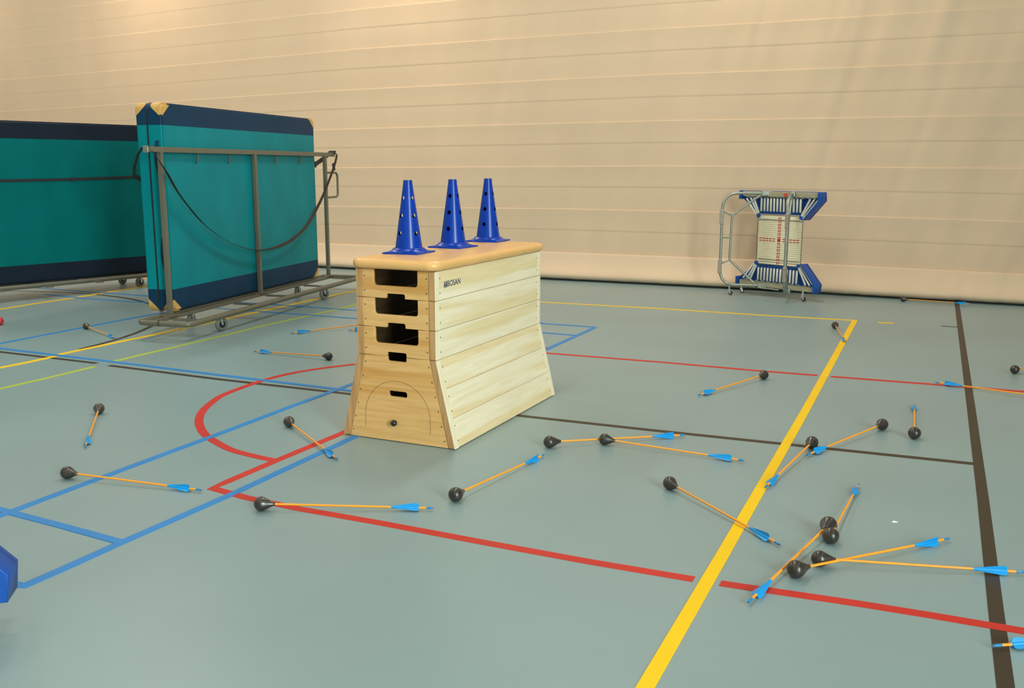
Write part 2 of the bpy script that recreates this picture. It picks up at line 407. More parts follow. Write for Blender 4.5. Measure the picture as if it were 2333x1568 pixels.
# bottom skirt: stands forward at the floor, padded hem
skirt = [(.035, .05), (.06, .12), (.11, .165), (.18, .185), (.25, .182), (.33, .165), (.42, .138), (.52, .110), (.63, .088), (.75, .070), (.86, .055), (.94, .046), (.965, .043), (.985, .036), (1.0, .018), (1.0, .002)]
band(0, 0, lambda x: 0, zs[0], skirt)
LOW = [(0, 0.0), (.03, .0003), (.12, .001), (.35, .002), (.7, .003), (.93, .0035), (1.0, .003)]
HIGH = [(0, .003), (.03, .0055), (.07, .0072), (.12, .0070), (.3, .0065), (.6, .008), (.85, .012), (.965, .0145), (.988, .0145), (1.0, .009), (1.0, .000)]
for i in range(len(SEAM)-1):
    m_ = mid(zs[i], zs[i+1])
    band(i+1, 0, zs[i], m_, LOW); band(i+1, 1, m_, zs[i+1], HIGH)
bm = bmesh.new()
pts = [(x_, lerp_tab(WALLY, x_)-.02, .008) for x_ in [q*.5 for q in range(-37, 17)]]
ribbon(bm, pts, [(0, 0, 1)]*len(pts), .016, .07)
g_ = fin('floor_gasket', bm, M['gasket'], wall_back)

bm = bmesh.new(); box(bm, (-19.3, 2.2, 3.6), (.2, 20.4, 7.2)); T(fin('wall_left', bm, M['plaster']), 'plain beige hall wall', None, None, 'structure')
bm = bmesh.new(); box(bm, (-5.5, -8.0, 3.6), (27.4, .2, 7.2)); T(fin('wall_front', bm, M['plaster']), 'plain beige hall wall', None, None, 'structure')
bm = bmesh.new(); box(bm, (8.4, 2.2, 3.6), (.2, 20.4, 7.2)); T(fin('wall_right', bm, M['plaster']), 'plain beige hall wall', None, None, 'structure')
bm = bmesh.new(); box(bm, (-5.5, 2.2, 7.25), (28, 20.4, .1)); T(fin('ceiling', bm, M['plaster']), 'plain hall ceiling', None, None, 'structure')

# ------------------------------------------------------------------ vaulting box
BX, BY, BYAW = -2.6262, 5.1045, -.018547
L_, WT, WB, ZM, ZT = 1.400, .496, .718, .4807, .958
vb = empty('vaulting_box', (BX, BY, 0), BYAW)
T(vb, 'pale wooden vaulting box with tan leather top and flared base', 'vaulting box')
TH = .02; PW = .042
def halfw(z): return WT/2 if z >= ZM else WB/2 + (WT/2-WB/2)*z/ZM
SECZ = [(ZM, .6405), (.6405, .8005), (.8005, ZT)]
def front_sec(k, z0, z1, y, sgn):
    """end board of an upper section: trough at its top, hand notch at its bottom"""
    g = .0012; hw = WT/2-PW
    z0 += g; z1 -= g
    n = .024 if k == 0 else .026
    wn = .063 if k == 0 else .060
    pts = [(-hw, z0), (-wn, z0), (-wn, z0+n, .012), (wn, z0+n, .012), (wn, z0), (hw, z0), (hw, z1),
           (.139, z1), (.139, z1-.088, .022), (-.139, z1-.088, .022), (-.139, z1), (-hw, z1)]
    return plate('end_panel', [roundpoly(pts, 0)], TH, wood('end_panel_wood', PANEL_L, PANEL_D, 'X', k*2.3+sgn, (.88, .78, .62, 1)), vb,
                 lambda x, z, t: Vector((x, y + t, z)), .0012)
for k, (z0, z1) in enumerate(SECZ):
    for sgn in (-1, 1):
        front_sec(k, z0, z1, sgn*(L_/2-TH/2-.002), sgn)
        bm = bmesh.new(); g = .0012
        box(bm, (sgn*(WT/2-TH/2-.001), 0, (z0+z1)/2), (TH, L_-2*.03, z1-z0-2*g), bevel=.0015, seg=1)
        fin('side_plank', bm, wood('side_plank_wood', SIDE_L, SIDE_D, 'Y', k*3.1+sgn*.7+2, (.93, .86, .70, 1)), vb)
        for s2 in (-1, 1):
            bm = bmesh.new()
            box(bm, (sgn*(WT/2-PW/2), s2*(L_/2-PW/2+.001), (z0+z1)/2), (PW, PW, z1-z0-2*g), bevel=.004, seg=2)
            fin('corner_post', bm, M['post'], vb)
            bm = bmesh.new(); box(bm, (sgn*(WT/2-.0015), s2*(L_/2-PW/2+.0011), (z0+z1)/2), (.004, PW-.0002, z1-z0-2*g), bevel=.0015, seg=1)
            fin('lighting_tint_strip', bm, M['sidepost'] if sgn > 0 else M['post'], vb)  # added thin facing: right posts paled to paint in the side light
# flared lower section
def quad_prism(bm, a, b, c, d, e, f, g, h):
    v = [bm.verts.new(p) for p in (a, b, c, d, e, f, g, h)]
    for q in ((0, 1, 2, 3), (4, 5, 6, 7), (0, 1, 5, 4), (1, 2, 6, 5), (2, 3, 7, 6), (3, 0, 4, 7)): bm.faces.new([v[i] for i in q])
LOWZ = [(.0, .160), (.160, .322), (.322, ZM)]
for sgn in (-1, 1):
    y = sgn*(L_/2-TH/2-.002)
    o_ = []
    hb, ht = WB/2-PW-.002, WT/2-PW
    pts = [(-hb, .004), (hb, .004), (ht, ZM-.0012), (.062, ZM-.0012), (.062, ZM-.026, .012), (-.062, ZM-.026, .012), (-.062, ZM-.0012), (-ht, ZM-.0012)]
    slot = rrect(-.058, .256, .062, .289, .013)
    plate('end_panel', [roundpoly(pts, 0), slot], TH, wood('base_end_wood', PANEL_L, PANEL_D, 'X', 6.1+sgn, (.90, .80, .64, 1)), vb,
          lambda x, z, t, y=y: Vector((x, y + t, z)), .0012)
    # hatch outline: a thin arched groove strip, standing a hair proud as a dark joint
    if sgn < 0:
        bm = bmesh.new(); arc = []
        for k in range(0, 25):
            a = math.radians(180-180*k/24); arc.append((-.002+.208*math.cos(a), y-TH/2-.0003, .14+.205*math.sin(a)))
        arc = [(-.212, y-TH/2-.0003, .07)] + arc + [(.205, y-TH/2-.0003, .07)]
        ribbon(bm, arc, [(0, 1, 0)]*len(arc), .001, .0016)
        fin('hatch_joint', bm, M['screw'], vb)
        bm = bmesh.new()
        lathe(bm, [(.0, -.040), (.009, -.038), (.016, -.032), (.0185, -.024), (.016, -.015), (.009, -.009), (.007, 0), (.0, 0)], 20, 'Y', Matrix.Translation((-.012, y-TH/2, .113)))
        fin('hatch_knob', bm, M['knob'], vb, 60)
    for s2, (z0, z1) in enumerate(LOWZ):
        z0 += .001 if s2 else .004; z1 -= .001
        bm = bmesh.new(); x0, x1 = sgn*halfw(z0)-sgn*.001, sgn*halfw(z1)-sgn*.001; ti = -sgn*TH*1.05; yl = L_/2-.03
        quad_prism(bm, (x0, -yl, z0), (x0+ti, -yl, z0), (x1+ti, -yl, z1), (x1, -yl, z1), (x0, yl, z0), (x0+ti, yl, z0), (x1+ti, yl, z1), (x1, yl, z1))
        bmesh.ops.recalc_face_normals(bm, faces=bm.faces)
        bmesh.ops.bevel(bm, geom=list(bm.edges), offset=.0012, segments=1, affect='EDGES')
        fin('side_plank', bm, wood('side_plank_wood', SIDE_L, SIDE_D, 'Y', s2*2.7+sgn*1.3+8, (.94, .86, .70, 1)), vb)
    for s2 in (-1, 1):
        bm = bmesh.new(); z0, z1 = .004, ZM-.0012
        x0, x1 = sgn*WB/2, sgn*WT/2; dx = -sgn*PW; ya, yb = s2*(L_/2+.001), s2*(L_/2-PW)
        quad_prism(bm, (x0, ya, z0), (x0+dx, ya, z0), (x1+dx, ya, z1), (x1, ya, z1), (x0, yb, z0), (x0+dx, yb, z0), (x1+dx, yb, z1), (x1, yb, z1))
        bmesh.ops.recalc_face_normals(bm, faces=bm.faces)
        bmesh.ops.bevel(bm, geom=list(bm.edges), offset=.004, segments=2, affect='EDGES')
        fin('corner_post', bm, M['post'], vb)
        bm = bmesh.new(); dx = -sgn*.0035; e_ = sgn*.0008
        quad_prism(bm, (x0+e_, ya+s2*.0006, z0), (x0+dx, ya+s2*.0006, z0), (x1+dx, ya+s2*.0006, z1), (x1+e_, ya+s2*.0006, z1), (x0+e_, yb, z0), (x0+dx, yb, z0), (x1+dx, yb, z1), (x1+e_, yb, z1))
        fin('lighting_tint_strip', bm, M['sidepost'] if sgn > 0 else M['post'], vb)
# inside faces of the boards coloured dark to stand in for shade
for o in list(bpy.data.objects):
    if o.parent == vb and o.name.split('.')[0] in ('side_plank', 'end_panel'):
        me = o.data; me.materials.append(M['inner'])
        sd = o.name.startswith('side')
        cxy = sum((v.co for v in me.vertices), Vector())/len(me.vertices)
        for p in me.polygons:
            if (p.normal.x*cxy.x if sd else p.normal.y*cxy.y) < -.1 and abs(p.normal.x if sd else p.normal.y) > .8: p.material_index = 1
# rubber feet strip
bm = bmesh.new()
for sgn in (-1, 1): box(bm, (sgn*(WB/2-.022), 0, .002), (.03, L_-.01, .004))
for sgn in (-1, 1): box(bm, (0, sgn*(L_/2-.015), .002), (WB-.08, .02, .004))
fin('rubber_foot_strip', bm, M['gasket'], vb)
# screws
bm = bmesh.new()
def screw(p, ax):
    m_ = Matrix.Translation(p)
    lathe(bm, [(.0, -.0012), (.0035, -.001), (.0042, .0), (.0042, .001)], 8, ax, m_)
for (z0, z1) in SECZ:
    for fz in (.25, .75):
        z = z0+(z1-z0)*fz
        for s in (-1, 1): screw((s*(WT/2-PW-.012), -L_/2+.0015, z), 'Y')
        for yy in (-1, 1): screw((WT/2-.001, yy*(L_/2-.052), z), 'X')
for i in range(6):
    z = .04+.4*i/5
    for s in (-1, 1): screw((s*(halfw(z)-PW-.014), -L_/2+.0015, z), 'Y')
    for yy in (-1, 1): screw((halfw(z)-.001, yy*(L_/2-.052), z), 'X')
T(fin('screws', bm, M['screw'], vb), None, None, None, 'stuff')
# leather top with rounded rim
bm = bmesh.new(); prof = []
N = 8; R0 = .027
for k in range(N+1):
    a = -PI/2 + PI*k/N; prof.append((R0*math.cos(a), R0*math.sin(a)))
loops = []
def ring_at(inset, z):
    pts = rrect(-.277+inset, -.735+inset, .277-inset, .735-inset, .075-min(inset, .06), 8)
    return [bm.verts.new((x, y, z)) for x, y in pts]
zc = ZT+.0285
for c_, s_ in prof: loops.append(ring_at(R0-c_, zc+s_))
loops.append(ring_at(.06, zc+R0+.0035)); loops.append(ring_at(.14, zc+R0+.006))
for a, b in zip(loops, loops[1:]):
    n = len(a)
    for k in range(n): bm.faces.new((a[k], a[(k+1) % n], b[(k+1) % n], b[k]))
bm.faces.new(loops[0]); bm.faces.new(loops[-1])
fin('padded_top', bm, M['leather'], vb, 40)
ZTOP = zc+R0+.006
# lettering on the side
cu = bpy.data.curves.new('lettering', 'FONT'); cu.body = 'BOSAN'; cu.size = .046; cu.extrude = .0004; cu.offset = .0003
tmp = bpy.data.objects.new('tmp', cu); COL.objects.link(tmp); bpy.context.view_layer.update()
me = bpy.data.meshes.new_from_object(tmp.evaluated_get(bpy.context.evaluated_depsgraph_get())); bpy.data.objects.remove(tmp)
xs = [v.co.x for v in me.vertices]; ys = [v.co.y for v in me.vertices]
sx, sz = .148/(max(xs)-min(xs)), .032/(max(ys)-min(ys))
for v in me.vertices:
    v.co = Vector((WT/2-.0002+v.co.z, -.565+(v.co.x-min(xs))*sx, .866+(v.co.y-min(ys))*sz))
me.materials.clear(); me.materials.append(M['navyprint'])
bl = link('brand_lettering', me, vb); bl['label'] = 'dark blue printed lettering on the side'
bm = bmesh.new()
def bar(y, z, w_, h): box(bm, (WT/2+.0001, y, z), (.0008, w_, h))
for cy_ in (-.5965, -.5775):
    pts = [(WT/2+.0001, cy_+.0065*math.cos(math.radians(a)), .8885+.0075*math.sin(math.radians(a))) for a in range(-20, 201, 20)]
    ribbon(bm, pts, [(1, 0, 0)]*len(pts), .0008, .0026)
    bar(cy_, .8775, .013, .011); bar(cy_-.0055, .870, .0036, .016); bar(cy_+.0055, .870, .0036, .016); bar(cy_, .880, .004, .02)
fin('brand_emblem', bm, M['navyprint'], vb)

# ------------------------------------------------------------------ cones
def cone_mesh():
    verts, faces = [], []; n = 32
    R, Rt, H = .0765, .0235, .408; zb = .028
    # outer body with real round holes: grid with hole rows cut by a boolean-free layout
    return R, Rt, H, zb
def make_cone():
    bm = bmesh.new(); n = 96; R, Rt, H, zb = cone_mesh()
    holes = [(.114, .0125), (.212, .0125), (.310, .0115)]
    prof = []
    rows = 85; P = {}
    def pt(i, j, off=0.0):
        z = zb + (H-zb)*j/(rows-1); r = R + (Rt-R)*j/(rows-1) - off
        a = 2*PI*i/n; return Vector((r*math.cos(a), r*math.sin(a), z))
    # snap grid vertices to hole rims: cells whose centre lies inside a hole are left out
    def adjust(p, rad):
        for hz, hr in holes:
            for q in range(4):
                ha = math.radians(10+90*q)
                s = math.atan2(math.sin(math.atan2(p.y, p.x)-ha), math.cos(math.atan2(p.y, p.x)-ha))*rad
                d = math.hypot(s, p.z-hz)
                if d < hr*1.45 and d > 1e-6:
                    k = hr/d
                    if d > hr*.45:
                        s2, z2 = s*k, (p.z-hz)*k
                        a = ha + s2/rad; rr_ = math.hypot(p.x, p.y)
                        return Vector((rr_*math.cos(a), rr_*math.sin(a), hz+z2)), False
                    return p, True
        return p, False
    layers = []
    for off in (0.0, .0025):
        vs = {}; inside = {}
        for j in range(rows):
            for i in range(n):
                p = pt(i, j, off); q, ins = adjust(p, R+(Rt-R)*j/(rows-1))
                vs[i, j] = bm.verts.new(q); inside[i, j] = ins
        layers.append(vs)
        for j in range(rows-1):
            for i in range(n):
                ks = ((i, j), ((i+1) % n, j), ((i+1) % n, j+1), (i, j+1))
                c = sum((vs[k].co for k in ks), Vector())/4
                rad = R+(Rt-R)*(j+.5)/(rows-1); hit = False
                for hz, hr in holes:
                    for q in range(4):
                        ha = math.radians(10+90*q); da = math.atan2(c.y, c.x)-ha
                        s = math.atan2(math.sin(da), math.cos(da))*rad
                        if math.hypot(s, c.z-hz) < hr*.93: hit = True
                if not hit: bm.faces.new([vs[k] for k in ks])
    for i in range(n):                                       # rim at the open top
        a, b = layers; j = rows-1
        bm.faces.new((a[i, j], a[(i+1) % n, j], b[(i+1) % n, j], b[i, j]))
    bmesh.ops.delete(bm, geom=[v for v in bm.verts if not v.link_faces], context='VERTS')
    me = bpy.data.meshes.new('cone_body'); bm.to_mesh(me); bm.free(); me.materials.append(M['cone'])
    me.polygons.foreach_set('use_smooth', [True]*len(me.polygons)); me.set_sharp_from_angle(angle=math.radians(50))
    # base: square flange rising to a rounded collar
    bm = bmesh.new(); S = .112
    def ringp(f, z, rad):
        out = []
        for i in range(n):
            a = 2*PI*i/n; c, s = math.cos(a), math.sin(a)
            k = 1/max(abs(c), abs(s)); sq = Vector((c*k*S, s*k*S, 0)); ci = Vector((c*rad, s*rad, 0))
            p = sq*f + ci*(1-f); out.append(bm.verts.new((p.x, p.y, z)))
        return out
    R8 = ringp(1, 0, .1), ringp(1, .006, .1), ringp(.93, .0085, .1), ringp(.55, .0105, .102), ringp(.12, .016, .097), ringp(0, .024, .092), ringp(0, .0295, .087), ringp(0, .031, .081), ringp(0, .029, .0765), ringp(0, .024, .074), ringp(0, .0, .074)
    for a, b in zip(R8, R8[1:]):
        for k in range(n): bm.faces.new((a[k], a[(k+1) % n], b[(k+1) % n], b[k]))
    a, b = R8[0], R8[-1]
    for k in range(n): bm.faces.new((a[k], a[(k+1) % n], b[(k+1) % n], b[k]))
    bmesh.ops.recalc_face_normals(bm, faces=bm.faces)
    mb = bpy.data.meshes.new('cone_base'); bm.to_mesh(mb); bm.free(); mb.materials.append(M['cone'])
    mb.polygons.foreach_set('use_smooth', [True]*len(mb.polygons)); mb.set_sharp_from_angle(angle=math.radians(40))
    # notches at the top: four short dark slots
    bm = bmesh.new()
    for q in range(4):
        a = math.radians(38+90*q); r = .0262
        box(bm, (r*math.cos(a), r*math.sin(a), .395), (.0012, .003, .022), Matrix.Rotation(a, 3, 'Z'))
    ms = bpy.data.meshes.new('top_slot'); bm.to_mesh(ms); bm.free(); ms.materials.append(M['navyprint'])
    return me, mb, ms
cme, cmb, cms = make_cone()
vbm = Matrix.Translation((BX, BY, 0)) @ Matrix.Rotation(BYAW, 4, 'Z')
for (lx, ly, rz, lab, hrot) in ((-.103, -.377, 4, 'blue training cone nearest on the tan box top, holes seen through', 57),
                          (-.068, .085, -3, 'blue training cone in the middle of the three on the box', -5),
                          (-.090, .610, 2, 'blue training cone furthest back on the tan box top', -10)):
    p = vbm @ Vector((lx, ly, ZTOP))
    c = empty('training_cone', p, BYAW+math.radians(rz)); T(c, lab, 'cone', 'blue training cones on the vaulting box')
    b = link('cone_body', cme, c); b.rotation_euler.z = math.radians(hrot)
    link('cone_base', cmb, c); s = T(link('top_slots', cms, c), None, None, None, 'stuff'); s.rotation_euler.z = math.radians(hrot)

# ------------------------------------------------------------------ crash mats and their trolleys (local: x = along, y = across, + = frame side)
def mat_slab(name, parent, x0, x1, y0, y1, z0, z1, teal, navy, handles=True):
    root = parent
    def full(grow=0.0):
        bm = bmesh.new(); pts = rrect(x0-grow, z0-grow, x1+grow, z1+grow, .06+grow, 5)
        ya, yb = y0-grow, y1+grow
        a = [bm.verts.new((x, ya, z)) for x, z in pts]; b = [bm.verts.new((x, yb, z)) for x, z in pts]
        n = len(a)
        for k in range(n): bm.faces.new((a[k], a[(k+1) % n], b[(k+1) % n], b[k]))
        fa, fb = bm.faces.new(a), bm.faces.new(b)
        bmesh.ops.recalc_face_normals(bm, faces=bm.faces)
        ed = [e for e in bm.edges if all(abs(v.co.y-ya) < 1e-6 for v in e.verts) or all(abs(v.co.y-yb) < 1e-6 for v in e.verts)]
        bmesh.ops.bevel(bm, geom=ed, offset=.02, segments=3, affect='EDGES')
        return bm
    def cut(bm, co, no, fill=True):
        r = bmesh.ops.bisect_plane(bm, geom=list(bm.verts)+list(bm.edges)+list(bm.faces), plane_co=co, plane_no=no, clear_outer=True)
        if fill:
            e = [g for g in r['geom_cut'] if isinstance(g, bmesh.types.BMEdge)]
            bmesh.ops.holes_fill(bm, edges=e)
    zb0, zb1 = z0+.205, z1-.195
    bm = full(); cut(bm, (0, 0, zb1), (0, 0, 1)); cut(bm, (0, 0, zb0), (0, 0, -1)); fin('mat_cover', bm, teal, root, 35)
    bm = full(); cut(bm, (0, 0, zb1), (0, 0, -1)); o = fin('top_band', bm, navy, root, 35); o['label'] = 'dark navy band along the top'
    bm = full(); cut(bm, (0, 0, zb0), (0, 0, 1)); o = fin('bottom_band', bm, navy, root, 35); o['label'] = 'dark navy band along the bottom'
    for cxx, nx in ((x0, -1), (x1, 1)):
        for cyy, ny in ((y0, -1), (y1, 1)):
            for czz, nz in ((z0, -1), (z1, 1)):
                bm = full(.003); n_ = Vector((nx*.85, ny*.85*1.05, nz)); co = Vector((cxx, cyy, czz-nz*.125))
                cut(bm, co, -n_); o = fin('corner_cap', bm, M['cap'], root, 35)
    # zip line round the end
    yc = (y0+y1)/2+.01; bm = bmesh.new()
    pts = [(x0+1.0, yc, z1+.001), (x0+.06, yc, z1+.001), (x0+.02, yc, z1-.02), (x0-.002, yc, z1-.06), (x0-.002, yc, z0+.06), (x0+.02, yc, z0+.018), (x0+.06, yc, z0+.001)]
    ribbon(bm, pts, [(0, 1, 0)]*len(pts), .014, .006); fin('zip_seam', bm, M['zip'], root)
    if handles:
        for hz in (z1-.47, z0+.54):
            bm = bmesh.new(); yy = y0+.055
            pts = [(x0-.001, yy, hz+.14), (x0-.006, yy, hz+.12), (x0-.022, yy, hz+.06), (x0-.028, yy, hz), (x0-.022, yy, hz-.06), (x0-.006, yy, hz-.12), (x0-.001, yy, hz-.14)]
            ribbon(bm, pts, [(0, 1, 0)]*len(pts), .035, .004); fin('carry_handle', bm, navy, root)
def wheel_set(root, x, y, r=.062, rot=0.0):
    c = empty('caster', (x, y, 0), rot); c.parent = root
    bm = bmesh.new(); lathe(bm, [(.036, -.017), (r-.008, -.019), (r-.002, -.014), (r, 0), (r-.002, .014), (r-.008, .019), (.036, .017)], 28, 'Y', Matrix.Translation((0, 0, r)))
    fin('tyre', bm, M['tyre'], c, 40)
    bm = bmesh.new(); lathe(bm, [(0, -.020), (.022, -.020), (.037, -.016), (.037, .016), (.022, .020), (0, .020)], 20, 'Y', Matrix.Translation((0, 0, r)))
    fin('wheel_hub', bm, M['hub'], c, 30)
    bm = bmesh.new()
    for s in (-1, 1): box(bm, (.008, s*.025, r+.034), (.022, .003, .066), Matrix.Rotation(.2, 3, 'Y'), .0015, 1)
    box(bm, (.012, 0, r+.068), (.06, .055, .006)); lathe(bm, [(.012, 0), (.012, .012)], 12, 'Z', Matrix.Translation((.012, 0, r+.070)))
    tube(bm, [(0, -.027, r), (0, .027, r)], .008, 8)
    fin('caster_fork', bm, M['chrome'], c, 30)
def trolley(name, loc, ang, label, posts, xa, xb, rail, ya, yb, wheels, zt=.155, ztop=1.648, hooks=True):
    t = empty(name, loc, ang); T(t, label, 'mat trolley')
    R_ = .026
    # rounded outer tube; the near short side is split by a joint gap
    jy = ya+(yb-ya)*.42
    pts = fillet([(xa, jy+.012, zt), (xa, yb, zt), (xb, yb, zt), (xb, ya, zt), (xa, ya, zt), (xa, jy-.012, zt)], .085, 7)
    bm = bmesh.new(); tube(bm, pts, R_, 14); fin('base_tube', bm, M['greymetal'], t, 40)
    bm = bmesh.new(); tube(bm, [(xa, jy-.03, zt), (xa, jy+.03, zt)], R_*.7, 12); fin('tube_joint', bm, M['hub'], t, 40)
    bm = bmesh.new()                                           # inner rail carrying the posts
    box(bm, ((xa+xb)/2, 0, zt-.005), (xb-xa-.05, .05, .03), bevel=.003, seg=1); fin('inner_rail', bm, M['greymetal'], t)
    for px in (posts[0]-.05, posts[1], posts[2]-.02, posts[0]+1.0, posts[2]-.8):
        bm = bmesh.new(); box(bm, (px, (ya-.16+yb)/2, zt-.012), (.07, yb-ya+.16, .012), bevel=.002, seg=1); fin('cross_plate', bm, M['greymetal'], t)
    for px in posts:
        bm = bmesh.new(); box(bm, (px, 0, (zt+ztop)/2), (.042, .042, ztop-zt-.02), bevel=.005, seg=2)
        o = fin('post', bm, M['greymetal'], t)
        bm = bmesh.new(); box(bm, (px, .0, zt+.014), (.12, .09, .010), bevel=.002, seg=1)
        fin('foot_plate', bm, M['greymetal'], o)
    bm = bmesh.new(); box(bm, ((rail[0]+rail[1])/2, 0, ztop), (rail[1]-rail[0], .042, .048), bevel=.005, seg=2)
    rl = fin('top_rail', bm, M['greymetal'], t)
    bm = bmesh.new(); box(bm, (rail[0]-.004, 0, ztop), (.012, .05, .056), bevel=.002, seg=1); tube(bm, [(rail[0]-.016, 0, ztop), (rail[0]-.006, 0, ztop)], .01, 10)
    fin('end_cap', bm, M['galv'], rl)
    if hooks:
        for hx, s in ((posts[0]+.61, 1), (posts[0]+1.18, 1), (posts[0]+2.14, -1), (posts[0]+2.73, -1)):
            bm = bmesh.new()
            tube(bm, fillet([(hx, .012, ztop-.02), (hx-.01*s, .012, ztop-.11), (hx+.01*s, .075, ztop-.118), (hx+.02*s, .085, ztop-.08)], .03, 4), .008, 8)
            fin('hook', bm, M['greymetal'], t, 40)
    xh = posts[2]+.02
    bm = bmesh.new()
    tube(bm, fillet([(xh, 0, 1.43), (xh+.33, 0, 1.43), (xh+.33, 0, 1.13), (xh, 0, 1.13)], .07, 7), .014, 12)
    fin('push_handle', bm, M['greymetal'], t, 40)
    for wx, wy, wr in wheels: wheel_set(t, wx, wy, rot=wr)
    return t
ANG = math.atan2(.986, -.167)
# local frame: x along t=(-.167,.986); y across must point to n=(.986,.167): mirror via y = -across
def flip(v): return v
tA = trolley('mat_trolley', (-6.314, 6.585, 0), ANG, 'grey steel mat trolley holding the tall teal mat by the vaulting box',
             (0.0, 1.645, 3.345), -.35, 3.40, (-.20, 3.60), .09, -.42,
             ((.26, -.355, 2.7), (2.50, -.335, 2.7), (.40, .05, 3.2), (2.6, .05, 3.2)))
mA = empty('crash_mat', (-6.314, 6.585, 0), ANG)
T(mA, 'thick teal crash mat with yellow corner caps, upright in the trolley near the box', 'gym mat')
mat_slab('crash_mat', mA, .10, 3.155, .035, .300, .185, 2.06, M['teal'], M['navy'])
# hanging strap
def strap_curve():
    tab = [(-.20, 1.640), (-.01, 1.461), (.153, 1.273), (.41, 1.057), (.62, .922), (.92, .783), (1.33, .667), (1.69, .628), (2.19, .666), (2.63, .80), (3.0, 1.04), (3.26, 1.266), (3.50, 1.52), (3.59, 1.665)]
    pts, wid = [], []
    for i in range(len(tab)-1):
        p0, p1_, p2_, p3_ = [Vector((*tab[min(max(k, 0), len(tab)-1)], 0)) for k in (i-1, i, i+1, i+2)]
        for k in range(5):
            s = k/5; q = .5*((2*p1_) + (p2_-p0)*s + (2*p0-5*p1_+4*p2_-p3_)*s*s + (3*p1_-p0-3*p2_+p3_)*s**3)
            pts.append(Vector((q.x, -.055, q.y)))
    pts.append(Vector((3.59, -.045, 1.665)))
    for p in pts:
        if p.x < .3: a = 50
        elif p.x < 1.7: a = 50-38*(p.x-.3)/1.4
        elif p.x < 2.2: a = 12+48*(p.x-1.7)/.5
        elif p.x < 2.6: a = 60-35*(p.x-2.2)/.4
        else: a = 25+50*min(1, (p.x-2.6)/.6)
        if p.x < .5: a = 70-30*max(0, p.x+.2)/.7
        a = math.radians(a); wid.append(Vector((-math.sin(a)*.6, math.cos(a), math.sin(a))))
    return pts, wid
pts, wid = strap_curve()
st = empty('tie_strap', (-6.314, 6.585, 0), ANG); T(st, 'dark strap hanging slack from the rail of the trolley near the box', 'strap')
bm = bmesh.new(); ribbon(bm, pts, wid, .034, .004); fin('webbing', bm, M['strap'], st, 60)
bm = bmesh.new(); q = [Vector((-.19, -.03, 1.672)), Vector((-.19, .03, 1.672)), Vector((-.14, .12, 1.61)), Vector((-.04, .24, 1.50)), Vector((.05, .312, 1.42)), Vector((.16, .325, 1.38))]
ribbon(bm, q, [(1, 0, .2)]*6, .04, .004); fin('webbing', bm, M['strap'], st, 60)
bm = bmesh.new(); q = [Vector((3.58, -.04, 1.672)), Vector((3.58, .03, 1.675)), Vector((3.50, .09, 1.60)), Vector((3.36, .18, 1.50)), Vector((3.19, .315, 1.37)), Vector((3.0, .325, 1.33))]
ribbon(bm, q, [(.3, 0, 1)]*6, .05, .004); fin('webbing', bm, M['strap'], st, 60)
for bp_, bs_, br_ in (((3.40, .155, 1.53), (.075, .012, .06), .5), ((3.475, -.056, 1.50), (.055, .014, .09), -.3)):
    bm = bmesh.new(); box(bm, bp_, bs_, Matrix.Rotation(br_, 3, 'Y'), .003, 1); fin('buckle', bm, M['zip'], st)

# second trolley, further left
dB = Vector((.251, .968)); aB = Vector((-9.524, 7.37)); ANGB = math.atan2(dB.y, dB.x)
oB = aB - dB*1.12
tB = trolley('mat_trolley', (oB.x, oB.y, 0), ANGB, 'grey steel mat trolley under the darker teal mat at the left edge',
             (.05, 1.6, 3.0), -.25, 3.05, (-.2, 3.1), -.03, .60, ((2.86, .09, .3), (2.86, .50, .3), (.35, .09, .3), (.35, .50, .3)), zt=.155, ztop=1.55, hooks=False)
tB_off = .34
for o in bpy.data.objects:
    if o.parent == tB and o.name.startswith(('post', 'top_rail', 'push_handle', 'inner_rail')): o.location.y += tB_off
mB = empty('crash_mat', (oB.x, oB.y, 0), ANGB)
T(mB, 'darker teal crash mat with black strap, partly hidden behind the other at the left edge', 'gym mat')
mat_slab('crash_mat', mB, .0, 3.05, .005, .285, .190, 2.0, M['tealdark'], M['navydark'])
sB = empty('tie_strap', (oB.x, oB.y, 0), ANGB); T(sB, 'black strap pulled flat around the darker teal mat', 'strap')
bm = bmesh.new(); q = [Vector((-.02, .16, 1.36)), Vector((-.02, -.002, 1.355))]
for k in range(0, 21):
    x_ = .02+3.0*k/20; q.append(Vector((x_, -.003, 1.345+.035*((x_-1.2)/1.8)**2*(1 if x_ > 1.2 else .3))))
q += [Vector((3.06, -.003, 1.38)), Vector((3.07, .16, 1.38))]
ribbon(bm, q, [(0, 0, 1)]*len(q), .032, .005); fin('webbing', bm, M['zip'], sB)
bm = bmesh.new(); box(bm, (2.05, -.008, 1.353), (.05, .012, .042)); fin('buckle', bm, M['zip'], sB)

